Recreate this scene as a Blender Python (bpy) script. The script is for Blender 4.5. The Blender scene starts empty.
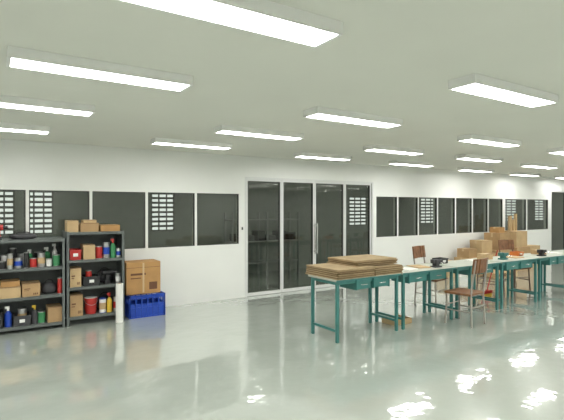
import bpy, bmesh, math, random
from mathutils import Matrix, Vector, Euler
random.seed(7)
S = bpy.context.scene
try:
    S.view_settings.view_transform = 'Standard'
except Exception:
    pass

# ------------------------------------------------------------------ materials
def mat(name, col, rough=0.5, metal=0.0, noise=0.0, nscale=8.0, bump=0.0, bscale=40.0, emit=None, estr=0.0, coat=0.0, stretch=None):
    m = bpy.data.materials.new(name); m.use_nodes = True
    nt = m.node_tree; p = nt.nodes["Principled BSDF"]
    p.inputs["Base Color"].default_value = (*col, 1)
    p.inputs["Roughness"].default_value = rough
    p.inputs["Metallic"].default_value = metal
    if coat: p.inputs["Coat Weight"].default_value = coat; p.inputs["Coat Roughness"].default_value = 0.035
    if emit:
        p.inputs["Emission Color"].default_value = (*emit, 1); p.inputs["Emission Strength"].default_value = estr
    tc = nt.nodes.new("ShaderNodeTexCoord")
    src = tc.outputs["Object"]
    if stretch:
        mp = nt.nodes.new("ShaderNodeMapping"); mp.inputs["Scale"].default_value = stretch
        nt.links.new(src, mp.inputs["Vector"]); src = mp.outputs["Vector"]
    if noise > 0:
        n = nt.nodes.new("ShaderNodeTexNoise"); n.inputs["Scale"].default_value = nscale; n.inputs["Detail"].default_value = 4
        nt.links.new(src, n.inputs["Vector"])
        r = nt.nodes.new("ShaderNodeValToRGB")
        r.color_ramp.elements[0].position = 0.3; r.color_ramp.elements[1].position = 0.7
        r.color_ramp.elements[0].color = (*[max(0, c*(1-noise)) for c in col], 1)
        r.color_ramp.elements[1].color = (*[min(1, c*(1+noise)) for c in col], 1)
        nt.links.new(n.outputs["Fac"], r.inputs["Fac"]); nt.links.new(r.outputs["Color"], p.inputs["Base Color"])
    if bump > 0:
        n2 = nt.nodes.new("ShaderNodeTexNoise"); n2.inputs["Scale"].default_value = bscale; n2.inputs["Detail"].default_value = 2
        nt.links.new(src, n2.inputs["Vector"])
        b = nt.nodes.new("ShaderNodeBump"); b.inputs["Strength"].default_value = bump; b.inputs["Distance"].default_value = 0.02
        nt.links.new(n2.outputs["Fac"], b.inputs["Height"]); nt.links.new(b.outputs["Normal"], p.inputs["Normal"])
        if coat: nt.links.new(b.outputs["Normal"], p.inputs["Coat Normal"])
    return m

M_wall = mat("wall_paint", (0.81, 0.82, 0.79), 0.55, noise=0.015, nscale=2)
M_ceil = mat("ceiling_paint", (0.74, 0.74, 0.675), 0.8, noise=0.02, nscale=1)
M_floor = mat("epoxy_floor", (0.43, 0.47, 0.425), 0.2, noise=0.04, nscale=0.8, bump=0.17, bscale=4.5, coat=1.0)
M_floor.node_tree.nodes["Principled BSDF"].inputs["IOR"].default_value = 1.4
M_floor.node_tree.nodes["Principled BSDF"].inputs["Coat IOR"].default_value = 2.0
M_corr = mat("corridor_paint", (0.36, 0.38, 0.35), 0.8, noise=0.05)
M_frame = mat("white_aluminium", (0.72, 0.73, 0.72), 0.35)
M_gasket = mat("dark_gasket", (0.06, 0.065, 0.06), 0.5)
M_louvre = mat("grey_louvre", (0.2, 0.2, 0.19), 0.6)
M_steel = mat("brushed_steel", (0.7, 0.7, 0.7), 0.25, 1.0)
M_lbody = mat("fixture_body", (0.85, 0.85, 0.83), 0.4)
M_lamp = mat("lamp_diffuser", (0.9, 0.9, 0.9), 0.4, emit=(1.0, 0.99, 0.95), estr=20.0)
M_shelf = mat("grey_shelf_steel", (0.12, 0.135, 0.13), 0.45, noise=0.1)
M_card = mat("cardboard", (0.43, 0.28, 0.14), 0.85, noise=0.12, nscale=5)
M_card2 = mat("cardboard_light", (0.52, 0.37, 0.20), 0.85, noise=0.1, nscale=5)
M_card3 = mat("cardboard_orange", (0.46, 0.26, 0.10), 0.8, noise=0.1, nscale=6)
M_tape = mat("packing_tape", (0.56, 0.42, 0.24), 0.3)
M_ink = mat("brown_ink", (0.14, 0.06, 0.03), 0.7)
M_blue = mat("blue_plastic", (0.012, 0.06, 0.42), 0.35)
M_red = mat("red_plastic", (0.48, 0.03, 0.025), 0.35)
M_orange = mat("orange_plastic", (0.6, 0.17, 0.03), 0.4)
M_black = mat("black_plastic", (0.02, 0.02, 0.022), 0.4)
M_dgrey = mat("dark_grey_bag", (0.06, 0.06, 0.065), 0.7, noise=.2)
M_white = mat("white_plastic", (0.8, 0.8, 0.78), 0.4)
M_yellow = mat("yellow_plastic", (0.75, 0.5, 0.05), 0.4)
M_green = mat("green_plastic", (0.05, 0.25, 0.1), 0.4)
M_tin = mat("tin", (0.45, 0.45, 0.45), 0.35, 0.8)
M_teal = mat("teal_enamel", (0.045, 0.19, 0.175), 0.4, noise=0.1)
M_top = mat("bench_top_laminate", (0.42, 0.44, 0.38), 0.4, noise=0.06, nscale=4)
M_mdf = mat("fibreboard", (0.36, 0.265, 0.145), 0.8, noise=0.15, nscale=7)
M_mdf_d = mat("fibreboard_edge", (0.20, 0.13, 0.065), 0.85, noise=0.3, nscale=30, stretch=(1, 1, 12))
M_wood = mat("brown_wood", (0.22, 0.10, 0.045), 0.45, noise=0.3, nscale=10, stretch=(1, 8, 1))
M_paper = mat("paper", (0.8, 0.8, 0.76), 0.8)

def glass_mat(name, tint, ior=1.5):
    m = bpy.data.materials.new(name); m.use_nodes = True; nt = m.node_tree
    nt.nodes.clear()
    o = nt.nodes.new("ShaderNodeOutputMaterial"); mx = nt.nodes.new("ShaderNodeMixShader")
    t = nt.nodes.new("ShaderNodeBsdfTransparent"); t.inputs[0].default_value = (*tint, 1)
    g = nt.nodes.new("ShaderNodeBsdfGlossy"); g.inputs["Roughness"].default_value = 0.03; g.inputs[0].default_value = (.85, .87, .83, 1)
    f = nt.nodes.new("ShaderNodeFresnel"); f.inputs["IOR"].default_value = ior
    # the pane is a thin slab: only its outer faces reflect, the exit face must not go into total internal reflection
    ge = nt.nodes.new("ShaderNodeNewGeometry"); inv = nt.nodes.new("ShaderNodeMath"); inv.operation = 'SUBTRACT'; inv.inputs[0].default_value = 1
    nt.links.new(ge.outputs["Backfacing"], inv.inputs[1])
    mu = nt.nodes.new("ShaderNodeMath"); mu.operation = 'MULTIPLY'
    nt.links.new(f.outputs[0], mu.inputs[0]); nt.links.new(inv.outputs[0], mu.inputs[1])
    nt.links.new(mu.outputs[0], mx.inputs[0]); nt.links.new(t.outputs[0], mx.inputs[1]); nt.links.new(g.outputs[0], mx.inputs[2])
    nt.links.new(mx.outputs[0], o.inputs[0])
    return m
M_glass = glass_mat("tinted_glass", (0.68, 0.70, 0.67), 1.65)

# ------------------------------------------------------------------ builder
class MB:
    def __init__(s, name): s.name = name; s.bm = bmesh.new(); s.mats = []
    def _fin(s, verts, m, smooth=False):
        if m not in s.mats: s.mats.append(m)
        i = s.mats.index(m)
        fs = set(f for v in verts for f in v.link_faces)
        for f in fs:
            f.material_index = i
            if smooth and len(f.verts) <= 4: f.smooth = True
    def box(s, x0, x1, y0, y1, z0, z1, m, rz=0, rx=0, ry=0):
        c = Vector(((x0+x1)/2, (y0+y1)/2, (z0+z1)/2))
        M = Matrix.Translation(c) @ Euler((rx, ry, rz)).to_matrix().to_4x4() @ Matrix.Diagonal((abs(x1-x0), abs(y1-y0), abs(z1-z0), 1))
        r = bmesh.ops.create_cube(s.bm, size=1, matrix=M); s._fin(r['verts'], m); return s
    def cone(s, x, y, z0, z1, r1, r2, m, seg=24):
        M = Matrix.Translation((x, y, (z0+z1)/2))
        r = bmesh.ops.create_cone(s.bm, cap_ends=True, segments=seg, radius1=r1, radius2=r2, depth=z1-z0, matrix=M)
        s._fin(r['verts'], m, True); return s
    def blob(s, x, y, z, rx, ry, rz, m):
        M = Matrix.Translation((x, y, z)) @ Matrix.Diagonal((rx, ry, rz, 1))
        r = bmesh.ops.create_icosphere(s.bm, subdivisions=3, radius=1, matrix=M)
        for v in r['verts']:
            v.co += Vector((random.uniform(-1, 1)*rx, random.uniform(-1, 1)*ry, 0))*.05
            if v.co.z < z-rz*.75: v.co.z = z-rz*.75
        s._fin(r['verts'], m, True); return s
    def tube(s, a, b, r, m, seg=12):
        a = Vector(a); b = Vector(b); d = b-a
        M = Matrix.Translation((a+b)/2) @ d.to_track_quat('Z', 'Y').to_matrix().to_4x4()
        q = bmesh.ops.create_cone(s.bm, cap_ends=True, segments=seg, radius1=r, radius2=r, depth=d.length, matrix=M)
        s._fin(q['verts'], m, True); return s
    def done(s, bevel=0.0, rz=0.0, world=False):
        vs = s.bm.verts
        if world: c = Vector((0, 0, 0))
        else:
            xs = [v.co.x for v in vs]; ys = [v.co.y for v in vs]; zs = [v.co.z for v in vs]
            c = Vector(((min(xs)+max(xs))/2, (min(ys)+max(ys))/2, min(zs)))
        bmesh.ops.translate(s.bm, verts=vs, vec=-c)
        me = bpy.data.meshes.new(s.name); s.bm.to_mesh(me); s.bm.free()
        for m in s.mats: me.materials.append(m)
        me.set_sharp_from_angle(angle=0.7)
        o = bpy.data.objects.new(s.name, me); S.collection.objects.link(o)
        o.location = c; o.rotation_euler = (0, 0, rz)
        if bevel > 0:
            b = o.modifiers.new("bevel", 'BEVEL'); b.width = bevel; b.segments = 2; b.limit_method = 'ANGLE'; b.angle_limit = 0.8
        return o

# ------------------------------------------------------------------ room
D = 7.21; CZ = 2.53; X0, X1, Y0 = -6.0, 17.0, -5.0; YB = 9.85; T = 0.12
MB("floor").box(X0-T, X1+6, Y0-T, YB+T, -0.1, 0, M_floor).done(world=True)
MB("ceiling").box(X0-T, X1+6, Y0-T, YB+T, CZ, CZ+0.1, M_ceil).done(world=True)
MB("wall_left").box(X0-T, X0, Y0, YB, 0, CZ, M_wall).done(world=True)
MB("wall_right").box(X1, X1+T, Y0, D, 0, CZ, M_wall).done(world=True)
MB("wall_front").box(X0, X1, Y0-T, Y0, 0, CZ, M_wall).done(world=True)

WZ0, WZ1 = 0.965, 1.85
wins = [(0.465+0.825*k, 0.465+0.825*k+0.785) for k in range(-7, 4)]
wins[10] = (wins[10][0], 3.73)
for i in range(7):
    a = 7.08+0.684*i
    wins.append((a, a+0.645))
wins += [(11.95, 13.0), (13.06, 14.2)]
doorsx = (3.88, 6.95); DZ = 2.13
door2 = (14.4, 16.2)
opens = sorted([(a, b, WZ0, WZ1) for a, b in wins]+[(doorsx[0], doorsx[1], 0, DZ), (door2[0], door2[1], 0, DZ)])
w = MB("wall_back"); x = X0
for a, b, z0, z1 in opens:
    if a > x+1e-4: w.box(x, a, D, D+T, 0, CZ, M_wall)
    if z0 > 0: w.box(a, b, D, D+T, 0, z0, M_wall)
    w.box(a, b, D, D+T, z1, CZ, M_wall)
    x = b
w.box(x, X1+6, D, D+T, 0, CZ, M_wall)
w.done(world=True)

for i, (a, b) in enumerate(wins):
    g = MB("window_%d" % (i+1)); f = 0.014; y0, y1 = D+0.005, D+0.05
    g.box(a, b, y0, y1, WZ0, WZ0+f, M_gasket).box(a, b, y0, y1, WZ1-f, WZ1, M_gasket)
    g.box(a, a+f, y0, y1, WZ0+f, WZ1-f, M_gasket).box(b-f, b, y0, y1, WZ0+f, WZ1-f, M_gasket)
    g.box(a+f, b-f, D+0.02, D+0.026, WZ0+f, WZ1-f, M_glass)
    g.done(world=True)

def door(n, a, b, hz=DZ, handle=None):
    g = MB("door_%d" % n); y0, y1 = D+0.02, D+0.07; f = 0.03
    g.box(a, a+f, y0, y1, 0.005, hz, M_frame).box(b-f, b, y0, y1, 0.005, hz, M_frame)
    g.box(a+f, b-f, y0, y1, hz-0.04, hz, M_frame).box(a+f, b-f, y0, y1, 0.005, 0.06, M_frame)
    g.box(a+f, a+f+0.014, y0+.005, y1-.005, 0.06, hz-0.04, M_gasket).box(b-f-0.014, b-f, y0+.005, y1-.005, 0.06, hz-0.04, M_gasket)
    g.box(a+f+.014, b-f-.014, y0+.005, y1-.005, hz-0.052, hz-0.04, M_gasket)
    g.box(a+f+.014, b-f-.014, D+0.042, D+0.05, 0.06, hz-0.052, M_glass)
    if handle is not None:
        hx = handle
        g.tube((hx, D-0.03, 0.7), (hx, D-0.03, 1.3), 0.014, M_steel)
        for z in (0.75, 1.25): g.tube((hx, D-0.03, z), (hx, y0+.01, z), 0.008, M_steel)
    g.done(world=True)
ds = [3.89, 4.65, 5.42, 6.2, 6.94]
door(1, ds[0], ds[1]-.005); door(2, ds[1]+.005, ds[2]-.005, handle=ds[2]-0.02)
door(3, ds[2]+.005, ds[3]-.005, handle=ds[2]+0.03); door(4, ds[3]+.005, ds[4])
door(5, 14.41, 15.29); door(6, 15.3, 16.19)
t = MB("trim_1"); t.box(3.85, 3.885, D-.012, D, 0, DZ+.03, M_frame).box(6.945, 6.98, D-.012, D, 0, DZ+.03, M_frame).box(3.885, 6.945, D-.012, D, DZ, DZ+.03, M_frame).done(world=True)
MB("light_switch").box(3.755, 3.825, D-.012, D, 1.18, 1.29, M_white).box(3.775, 3.805, D-.017, D-.012, 1.21, 1.26, M_gasket).done(bevel=.002)

# adjacent corridor outer wall with louvre openings
vents = [(-2.4, .25), (0.15, .25), (0.8, .25), (3.22, .26), (8.95, .34), (12.0, .38), (16.6, .5), (18.9, .5)]
VZ0, VZ1 = 1.1, 1.92; TC = .04
w = MB("wall_corridor")
w.box(X0, X1+6, YB, YB+TC, 0, VZ0, M_corr).box(X0, X1+6, YB, YB+TC, VZ1, CZ, M_corr)
x = X0
for v, hw in vents: w.box(x, v-hw, YB, YB+TC, VZ0, VZ1, M_corr); x = v+hw
w.box(x, X1+6, YB, YB+TC, VZ0, VZ1, M_corr)
w.done(world=True)
MB("wall_corridor_end").box(X1+6, X1+6+T, D, YB, 0, CZ, M_corr).done(world=True)
for v, hw in vents:
    g = MB("vent_louvre")
    n = 8; st = (VZ1-VZ0)/n
    for k in range(n+1):
        z = VZ0+k*st
        g.box(v-hw, v+hw, YB+.005, YB+.035, z-0.023 if k else z, z+0.023 if k < n else z, M_louvre)
    for xx in (v-hw+.012, v-hw/3, v+hw/3, v+hw-.012): g.box(xx-.014, xx+.014, YB+.008, YB+.03, VZ0, VZ1, M_louvre)
    g.done(world=True)
g = MB("storage_rack")
for xx in (4.6, 5.5, 6.4):
    for yy in (9.2, 9.6): g.box(xx, xx+.04, yy, yy+.04, 0, 1.5, M_tin)
for z in (.3, .8, 1.3): g.box(4.6, 6.44, 9.2, 9.64, z, z+.03, M_tin)
for k in range(6): g.box(4.7+.29*k, 4.9+.29*k, 9.25, 9.55, .831, .831+random.uniform(.1, .3), M_dgrey)
g.done()

# ------------------------------------------------------------------ ceiling lights
L = [(0.93, 1.86), (3.38, 2.03), (0.65, 3.15), (3.08, 3.43), (5.65, 3.62), (7.95, 3.66),
     (0.25, 4.5), (2.74, 4.73), (5.3, 5.0), (7.48, 5.0), (9.85, 5.18),
     (0.03, 5.9), (2.40, 6.04), (4.92, 6.3), (7.2, 6.33), (9.65, 6.55), (12.0, 6.7),
     (10.3, 3.8), (12.8, 3.95), (12.2, 5.3), (14.7, 5.5), (14.4, 6.75)]
L += [(5.95, 2.15), (8.4, 2.25), (10.9, 2.35), (13.4, 2.45)]
L += [(-3.5, 8.5), (0.5, 8.5), (4.5, 8.5), (8.5, 8.5), (12.5, 8.5), (16.5, 8.5), (20.5, 8.5)]   # unseen lamps, added to brighten the corridor behind the glass
for r, yy in enumerate((0.3, -1.3, -2.9, -4.3)):
    for c in range(-2, 6): L.append((1.2+0.2*r+2.5*c, yy+0.03*c))
for yy in (1.7, 3.1, 4.4, 5.8):
    for c in (1, 2): L.append((0.6-2.5*c, yy))
for (cx, cy) in L:
    g = MB("ceiling_light"); a, b, c, d = cx-.56, cx+.56, cy-.11, cy+.11; zb = 2.465
    g.box(a, b, c, d, CZ-.02, CZ, M_lbody)
    g.box(a, b, c, c+.012, zb, CZ-.02, M_lbody).box(a, b, d-.012, d, zb, CZ-.02, M_lbody)
    g.box(a, a+.02, c+.012, d-.012, zb, CZ-.02, M_lbody).box(b-.02, b, c+.012, d-.012, zb, CZ-.02, M_lbody)
    g.box(a+.02, b-.02, c+.012, d-.012, zb+.003, zb+.015, M_lamp)
    g.done(world=True)

# ------------------------------------------------------------------ shelves
def shelf(x0, x1, h, levels, y0=6.7, y1=7.14):
    g = MB("steel_shelf"); p = .035
    for xx in (x0, x1-p):
        for yy in (y0, y1-p):
            g.box(xx, xx+p, yy, yy+.004, 0, h, M_shelf) if yy == y0 else g.box(xx, xx+p, yy+p-.004, yy+p, 0, h, M_shelf)
            xe = xx if xx == x0 else xx+p-.004
            g.box(xe, xe+.004, yy, yy+p, 0, h, M_shelf)
    for z in levels:
        g.box(x0+.004, x1-.004, y0+.004, y1-.004, z-.008, z, M_shelf)
        g.box(x0+.004, x1-.004, y0+.001, y0+.006, z-.035, z, M_shelf)
        g.box(x0+.004, x1-.004, y1-.012, y1-.007, z-.035, z-.008, M_shelf)
    g.box(x0+.005, x1-.005, y1-.006, y1-.003, levels[0], h, M_shelf)
    g.box(x0+.005, x0+.008, y0+.02, y1-.01, levels[0], h, M_shelf)
    g.box(x1-.008, x1-.005, y0+.02, y1-.01, levels[0], h, M_shelf)
    return g.done()
s1 = [.08, .45, .82, 1.19]; s2 = [.12, .52, .89, 1.27]
shelf(-.12, .855, 1.20, s1); shelf(.87, 1.63, 1.28, s2)

def carton(x0, x1, y0, y1, z0, h, m=None, rz=0, ink=False, name="cardboard_box"):
    m = m or random.choice([M_card, M_card2]); g = MB(name)
    g.box(x0, x1, y0, y1, z0, z0+h, m)
    cx = (x0+x1)/2; cy = (y0+y1)/2; tw = min(.025, (y1-y0)*.12)
    g.box(x0-.001, x1+.001, cy-tw, cy+tw, z0+h*.75, z0+h+.0012, M_tape)
    g.box(x0+.002, x1-.002, y0-.0015, y0, z0+h-.006, z0+h-.002, M_ink)
    if ink:
        w_ = x1-x0
        g.box(x0+w_*.12, x0+w_*.45, y0-.001, y0, z0+h*.55, z0+h*.62, M_ink)
        g.box(x0+w_*.12, x0+w_*.38, y0-.001, y0, z0+h*.44, z0+h*.48, M_ink)
        for k in range(3): g.box(x0+w_*(.62+.1*k), x0+w_*(.68+.1*k), y0-.001, y0, z0+h*.12, z0+h*.26, M_ink)
    return g.done(rz=rz)
def can(x, y, z, r, h, m, lid=None, name="paint_can"):
    g = MB(name); lid = lid or M_tin
    g.cone(x, y, z, z+h, r, r, m).cone(x, y, z+h-.008, z+h+.003, r*1.04, r*1.04, lid).cone(x, y, z, z+.006, r*1.04, r*1.04, lid)
    if m in (M_tin, M_white): g.cone(x, y, z+h*.25, z+h*.7, r*1.015, r*1.015, random.choice([M_white, M_red, M_blue, M_card2, M_black]))
    g.done()
def bottle(x, y, z, r, h, m, cap, name="spray_bottle"):
    g = MB(name)
    g.cone(x, y, z, z+h*.62, r, r, m).cone(x, y, z+h*.62, z+h*.78, r, r*.35, m).cone(x, y, z+h*.78, z+h*.9, r*.35, r*.35, cap)
    g.box(x-r*.9, x+r*.4, y-r*.3, y+r*.3, z+h*.88, z+h, cap)
    g.done()
def bag(x, y, z, rx, ry, rz, m):
    g = MB("tool_bag"); g.blob(x, y, z+rz*.75, rx, ry, rz, m)
    pts = [Vector((x+math.cos(math.pi*k/8)*rx*.5, y, z+rz*1.55+math.sin(math.pi*k/8)*rz*.5)) for k in range(9)]
    for a, b in zip(pts, pts[1:]): g.tube(a, b, .007, M_black, 8)
    g.done()
def bin_(x0, x1, y0, y1, z, h, m, name="storage_bin"):
    g = MB(name); t = .006
    g.box(x0, x1, y0, y1, z, z+t, m).box(x0, x1, y0, y0+t, z, z+h, m).box(x0, x1, y1-t, y1, z, z+h, m)
    g.box(x0, x0+t, y0, y1, z, z+h, m).box(x1-t, x1, y0, y1, z, z+h, m)
    g.box(x0-.006, x1+.006, y0-.008, y0+.002, z+h-.02, z+h, m).box((x0+x1)/2-.03, (x0+x1)/2+.03, y0-.012, y0, z+h*.35, z+h*.65, M_white)
    g.done()
def bucket(x, y, z, r, h, m):
    g = MB("bucket")
    g.cone(x, y, z, z+h, r*.8, r, m).cone(x, y, z+h-.02, z+h, r*1.06, r*1.06, m).cone(x, y, z+h, z+h+.006, r*.98, r*.98, M_white)
    pts = [Vector((x+math.cos(math.pi*k/10)*r*1.08, y-math.sin(math.pi*k/10)*r*1.12, z+h-.015-math.sin(math.pi*k/10)*r*.9)) for k in range(11)]
    for a, b in zip(pts, pts[1:]): g.tube(a, b, .003, M_tin, 6)
    g.done()
def drill(x, y, z, m):
    g = MB("cordless_drill")
    g.box(x-.035, x+.035, y-.04, y+.04, z, z+.045, M_black).box(x-.02, x+.02, y-.022, y+.022, z+.045, z+.13, m)
    g.tube((x-.07, y, z+.16), (x+.05, y, z+.16), .035, m, 16).tube((x+.05, y, z+.16), (x+.1, y, z+.16), .02, M_black, 16)
    g.tube((x+.1, y, z+.16), (x+.14, y, z+.16), .006, M_tin, 8); g.done()

YF = 6.74
drill(.1, 6.85, s1[3], M_red); bottle(-.04, 6.8, s1[3], .045, .24, M_blue, M_red)
bag(.38, 6.92, s1[3], .16, .1, .045, M_dgrey)
front = [(.04, .17, M_tin), (.03, .12, M_white), (.045, .1, M_black), (.033, .19, M_tin), (.05, .13, M_tin), (.03, .2, M_black), (.04, .12, M_red), (.045, .18, M_tin), (.035, .1, M_white), (.045, .15, M_green)]
xx = -.07
for r, h, m in front:
    if xx+2*r > .81: break
    can(xx+r, YF+r+random.uniform(.01, .05), s1[2], r, h, m); xx += 2*r+.01
xx = -.07
while xx < .74:
    r = random.choice([.038, .045, .05]); h = random.uniform(.16, .25)
    if random.random() < .35: bottle(xx+r, YF+.22, s1[2], r*.9, h+.04, random.choice([M_white, M_green, M_dgrey]), M_white)
    else: can(xx+r, YF+.22, s1[2], r, h, random.choice([M_tin, M_tin, M_black, M_white, M_dgrey]))
    xx += 2*r+.01
carton(-.07, .1, YF, 7.0, s1[1], .15, M_card); carton(.11, .34, YF, 7.0, s1[1], .14, M_card2)
carton(.12, .33, YF+.02, 7.0, s1[1]+.143, .07, M_card3); carton(-.06, .08, YF+.01, 6.95, s1[1]+.153, .08, M_card2)
carton(.355, .56, YF, 7.0, s1[1], .17, M_card, ink=True); bag(.68, YF+.14, s1[1], .1, .1, .09, M_dgrey)
can(.8, YF+.04, s1[1], .03, .21, M_red)
bin_(-.07, .14, YF, 7.0, s1[0], .2, M_black); bottle(.2, YF+.06, s1[0], .04, .26, M_blue, M_white)
bin_(.26, .45, YF, 7.0, s1[0], .13, M_dgrey); can(.36, YF+.1, s1[0]+.007, .05, .2, M_tin)
bottle(.5, YF+.05, s1[0], .035, .24, M_dgrey, M_yellow); can(.58, YF+.06, s1[0], .045, .15, M_green)
carton(.65, .82, YF, 7.0, s1[0], .2, M_card)
bag(.03, YF+.13, s1[0]+.01, .08, .09, .14, M_red)
# shelf 2
carton(.89, 1.03, 6.76, 7.0, s2[3], .16, M_card2); carton(1.06, 1.3, 6.78, 7.05, s2[3], .12, M_card); carton(1.32, 1.58, 6.76, 7.05, s2[3], .09, M_card3)
carton(1.1, 1.27, 6.8, 7.0, s2[3]+.123, .04, M_card2)
bin_(.92, 1.06, YF, 7.0, s2[2], .14, M_red, "storage_bin"); carton(1.09, 1.24, YF, 7.0, s2[2], .2, M_card2)
can(1.3, YF+.06, s2[2], .045, .17, M_red); can(1.4, YF+.06, s2[2], .045, .22, M_tin); bottle(1.49, YF+.05, s2[2], .035, .27, M_green, M_red); can(1.565, YF+.05, s2[2], .03, .13, M_white)
carton(.92, 1.06, YF, 7.0, s2[1], .26, M_card2, ink=True); bin_(1.09, 1.3, YF, 7.0, s2[1], .13, M_black); drill(1.42, YF+.09, s2[1], M_black)
can(1.17, YF+.08, s2[1]+.007, .04, .2, M_red); can(1.56, YF+.05, s2[1], .035, .14, M_tin); bag(1.42, YF+.28, s2[1], .12, .08, .1, M_dgrey)
carton(.92, 1.08, YF, 7.0, s2[0], .29, M_card, ink=True); bucket(1.2, YF+.1, s2[0], .085, .22, M_red)
can(1.35, YF+.06, s2[0], .045, .2, M_white, M_blue); bottle(1.44, YF+.05, s2[0], .035, .27, M_yellow, M_red); can(1.53, YF+.05, s2[0], .035, .2, M_tin); bag(1.42, YF+.26, s2[0], .14, .09, .12, M_dgrey)
g = MB("paper_roll"); g.cone(1.535, 6.6, 0, .54, .05, .05, M_paper).cone(1.535, 6.6, .54, .545, .02, .02, M_card); g.done()

# blue crate
g = MB("blue_plastic_crate"); a, b, c, d, h = 1.69, 2.22, 6.68, 7.05, .33
g.box(a+.02, b-.02, c+.02, d-.02, 0, .015, M_blue)
for (x_0, x_1, y_0, y_1) in ((a+.01, b-.01, c+.01, c+.018), (a+.01, b-.01, d-.018, d-.01), (a+.01, a+.018, c+.01, d-.01), (b-.018, b-.01, c+.01, d-.01)):
    g.box(x_0, x_1, y_0, y_1, 0.0, .2, M_blue)
    g.box(x_0, x_1, y_0, y_1, .27, h, M_blue)
g.box(a, b, c, c+.02, h-.03, h, M_blue).box(a, b, d-.02, d, h-.03, h, M_blue).box(a, a+.02, c, d, h-.03, h, M_blue).box(b-.02, b, c, d, h-.03, h, M_blue)
g.box(a, b, c+.002, c+.014, .13, .15, M_blue).box(a, b, c+.002, c+.014, 0, .02, M_blue)
n = 7
for i in range(n):
    xx = a+.005+(b-a-.03)*i/(n-1); g.box(xx, xx+.02, c, c+.02, 0, h, M_blue).box(xx, xx+.02, d-.02, d, 0, h, M_blue)
for i in range(5):
    yy = c+(d-c-.02)*i/4; g.box(a, a+.02, yy, yy+.02, 0, h, M_blue).box(b-.02, b, yy, yy+.02, 0, h, M_blue)
g.done(bevel=.002)
g = MB("cardboard_box"); g.box(1.67, 2.17, 6.76, 7.1, h+.001, h+.47, M_card3)
g.box(1.67, 2.17, 6.758, 6.76, h+.39, h+.395, M_ink)
g.box(2.0, 2.12, 6.758, 6.76, h+.06, h+.17, M_ink).box(1.73, 1.95, 6.758, 6.76, h+.28, h+.31, M_ink).box(1.73, 1.88, 6.758, 6.76, h+.23, h+.245, M_ink)
g.box(1.902, 1.928, 6.757, 6.76, h+.02, h+.46, M_tape)
g.done(bevel=.003)

# ------------------------------------------------------------------ benches
TZ = .75
def bench(x0, x1, y0=4.16, y1=4.68, drawers=((.25, .75),)):
    g = MB("workbench"); p = .035; L_ = x1-x0
    g.box(x0, x1, y0-.02, y1+.02, TZ-.022, TZ, M_top)
    lx = (x0+.03, x1-.03-p)
    for xx in lx:
        for yy in (y0, y1-p):
            g.box(xx, xx+p, yy, yy+p, 0, TZ-.022, M_teal)
        g.box(xx+.005, xx+p-.005, y0+p, y1-p, .12, .15, M_teal)
        g.box(xx+.003, xx+p-.003, y0+p, y1-p, TZ-.065, TZ-.022, M_teal)
    for yy in (y0, y1-p): g.box(lx[0]+p, lx[1], yy+.003, yy+p-.003, TZ-.062, TZ-.022, M_teal)
    g.box(x0, x1, y0-.024, y0-.02, TZ-.024, TZ-.004, M_teal)
    for (a, b) in drawers:
        a = x0+L_*a; b = x0+L_*b
        g.box(a, b, y0-.018, y0-.002, TZ-.14, TZ-.026, M_teal)
        g.box(a+.01, b-.01, y0-.002, y1-.12, TZ-.135, TZ-.066, M_teal)
        g.box(a-.008, a+.004, y0-.022, y0+.3, TZ-.15, TZ-.022, M_teal).box(b-.004, b+.008, y0-.022, y0+.3, TZ-.15, TZ-.022, M_teal)
        g.tube(((a+b)/2-.05, y0-.034, TZ-.085), ((a+b)/2+.05, y0-.034, TZ-.085), .006, M_steel, 8)
        for q in (-.05, .05): g.tube(((a+b)/2+q, y0-.034, TZ-.085), ((a+b)/2+q, y0-.016, TZ-.085), .004, M_steel, 6)
    return g.done(bevel=.002)
bx = 3.42
for i in range(6):
    bench(bx, bx+1.09, drawers=((.12, .42), (.5, .8)) if i % 2 else ((.3, .5), (.56, .8))); bx += 1.12

def stack(x0, x1, y0, y1, z, n, t, jit):
    g = MB("fibreboard_sheets"); zz = z
    for i in range(n):
        j = [random.uniform(-jit, jit) for _ in range(4)]
        g.box(x0+j[0], x1+j[1], y0+j[2], y1+j[3], zz, zz+t*.8, M_mdf if i % 2 == 0 or i == n-1 else M_mdf_d, rz=random.uniform(-.03, .03))
        zz += t*.8+.0008
    g.done(); return zz
z_ = stack(3.44, 4.03, 4.13, 4.76, TZ+.0005, 10, .014, .015)
z_ = stack(4.06, 4.56, 4.15, 4.76, TZ+.0005, 9, .014, .012)
stack(3.82, 4.55, 4.24, 4.80, z_+.012, 6, .014, .015)

def papers(x, y, w_=.21, d_=.3, rz=0., m=None, h=.008):
    g = MB("paper_sheets"); g.box(x, x+w_, y, y+d_, TZ+.0005, TZ+h, m or M_paper).box(x+.01, x+w_+.008, y+.006, y+d_-.01, TZ+h+.0002, TZ+h+.004, m or M_paper, rz=.06); g.done(rz=rz)
papers(4.75, 4.25, rz=.1); papers(5.1, 4.3, rz=-.2, m=M_card2); papers(6.45, 4.3, .25, .3, .05); papers(7.45, 4.3, .25, .25, .0, M_card2); papers(8.8, 4.3)
for x, y, m in ((5.4, 4.3, M_dgrey), (7.15, 4.35, M_teal), (8.25, 4.3, M_black), (9.2, 4.3, M_teal)):
    g = MB("bench_vise")
    g.box(x-.07, x+.07, y-.05, y+.05, TZ+.0005, TZ+.02, m).box(x-.035, x+.035, y-.035, y+.035, TZ+.02, TZ+.055, m)
    g.box(x-.06, x+.06, y, y+.05, TZ+.055, TZ+.11, m).box(x-.06, x+.06, y-.06, y-.03, TZ+.055, TZ+.11, m)
    g.tube((x, y-.13, TZ+.07), (x, y+.02, TZ+.07), .01, M_steel, 10).tube((x-.05, y-.12, TZ+.07), (x+.05, y-.12, TZ+.07), .005, M_steel, 8)
    g.done(bevel=.002)
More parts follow.
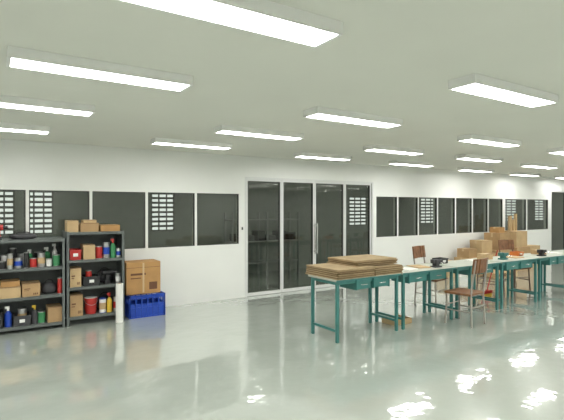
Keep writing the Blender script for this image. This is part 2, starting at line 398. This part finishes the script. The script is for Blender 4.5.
bin_(5.75, 5.93, 4.5, 4.65, TZ+.0005, .08, M_black); bin_(7.85, 8.03, 4.5, 4.65, TZ+.0005, .07, M_orange)
carton(6.84, 7.02, 4.45, 4.62, TZ+.0005, .09, M_card2); carton(8.45, 8.62, 4.4, 4.6, TZ+.0005, .08, M_card)
g = MB("tool_tray"); g.box(4.62, 4.95, 4.35, 4.6, 0, .012, M_card2).box(4.62, 4.95, 4.35, 4.36, .012, .07, M_card2).box(4.62, 4.95, 4.59, 4.6, .012, .07, M_card2).box(4.62, 4.63, 4.36, 4.59, .012, .07, M_card2).box(4.94, 4.95, 4.36, 4.59, .012, .07, M_card2)
g.tube((4.68, 4.45, .03), (4.9, 4.5, .03), .015, M_red).tube((4.7, 4.52, .028), (4.88, 4.41, .06), .012, M_yellow); g.done()

# ------------------------------------------------------------------ chairs
M_cleg = mat("chair_leg_metal", (0.16, 0.11, 0.08), 0.4, 0.3)
M_gleg = mat("grey_leg_metal", (0.4, 0.37, 0.33), 0.4, 0.5)
def chair(x, y, rz, m=M_wood, back=True, sh=.45, fm=None, bh=.94):
    fm = fm or M_cleg
    g = MB("wooden_chair" if back else "work_stool"); r = .013
    g.box(-.2, .2, -.18, .2, sh-.03, sh, m)
    for sx in (-1, 1):
        g.tube((sx*.18, -.19, 0), (sx*.17, -.17, sh-.02), r, fm)
        g.tube((sx*.19, .19, 0), (sx*.17, .17, sh-.02), r, fm)
        g.tube((sx*.178, -.18, .2), (sx*.183, .185, .2), .009, fm)
        g.tube((sx*.17, -.17, sh-.03), (sx*.17, .17, sh-.03), .009, fm)
        if back: g.tube((sx*.17, -.172, sh-.03), (sx*.165, -.235, bh), r, fm)
    g.tube((-.178, -.182, .26), (.178, -.182, .26), .009, fm); g.tube((-.183, .185, .26), (.183, .185, .26), .009, fm)
    g.tube((-.17, .17, sh-.03), (.17, .17, sh-.03), .009, fm).tube((-.17, -.17, sh-.03), (.17, -.17, sh-.03), .009, fm)
    if back:
        for k in range(6):
            x_ = -.19+.38*k/6; cc = abs((k+.5)/6-.5)
            g.box(x_, x_+.38/6+.001, -.25+.06*cc, -.228+.06*cc, bh-.18, bh+.02, m, rx=.13)
    o = g.done(bevel=.003, world=True); o.location = (x, y, 0); o.rotation_euler = (0, 0, rz); return o
chair(6.15, 5.0, math.pi+.2, fm=M_gleg)
chair(5.55, 3.93, .12, bh=.9, fm=M_gleg)
chair(7.9, 5.05, .3, back=False, sh=.6)
chair(8.7, 5.05, 2.9)

g = MB("broom"); g.tube((7.55, 4.9, .1), (7.62, 4.74, .85), .01, M_red).box(7.42, 7.68, 4.87, 4.93, .06, .11, M_red)
for k in range(12): g.box(7.43+.021*k, 7.445+.021*k, 4.88, 4.92, 0, .06, M_yellow)
g.done()

# boxes by the back wall
carton(8.8, 9.1, 6.7, 7.05, 0, .38, M_card2); carton(9.2, 9.5, 6.65, 7.05, 0, .25, M_paper)
carton(9.52, 9.97, 6.65, 7.05, 0, .4, M_card2); carton(9.56, 9.92, 6.7, 7.0, .402, .22, M_card, rz=.1)
carton(10.02, 10.52, 6.6, 7.05, 0, .5, M_card, ink=True); carton(10.08, 10.46, 6.65, 7.0, .502, .3, M_card2, rz=-.1)
carton(10.6, 11.15, 6.5, 7.0, 0, .55, M_card2); carton(10.63, 11.1, 6.55, 6.98, .552, .42, M_card, ink=True)
carton(11.22, 11.82, 6.45, 7.0, 0, .6, M_card); carton(11.27, 11.77, 6.5, 6.95, .602, .4, M_card2)
carton(10.75, 11.0, 6.65, 6.9, .975, .14, M_card3); carton(11.9, 12.4, 6.5, 7.0, 0, .6, M_card2)
for i, (x, r, h2) in enumerate(((11.4, .05, 1.25), (11.55, .045, 1.15), (11.66, .04, 1.3))):
    g = MB("cardboard_tube"); g.cone(x, 6.75, 1.005, h2+.15, r, r, M_card2).cone(x, 6.75, h2+.15, h2+.153, r*.7, r*.7, M_black); g.done()
g = MB("wooden_pallet")
for k in range(5): g.box(9.6, 10.5, 6.02+.1*k, 6.09+.1*k, .1, .12, M_card2)
for q in (9.62, 10.02, 10.42): g.box(q, q+.07, 6.02, 6.49, 0.02, .1, M_card2)
for q in (6.02, 6.42): g.box(9.6, 10.5, q, q+.07, 0, .02, M_card2)
g.done()

# ------------------------------------------------------------------ world + camera
W = bpy.data.worlds.new("world"); S.world = W; W.use_nodes = True
bg = W.node_tree.nodes["Background"]; bg.inputs[0].default_value = (0.95, 1, 0.97, 1); bg.inputs[1].default_value = 1.6
cam = bpy.data.cameras.new("camera"); co = bpy.data.objects.new("camera", cam); S.collection.objects.link(co)
cam.sensor_width = 36; cam.lens = 455/564*36
phi = math.atan2(707, 455)
co.location = (0, 0, 1.6); co.rotation_euler = (math.radians(90-.25), 0, phi-math.pi/2)
S.camera = co
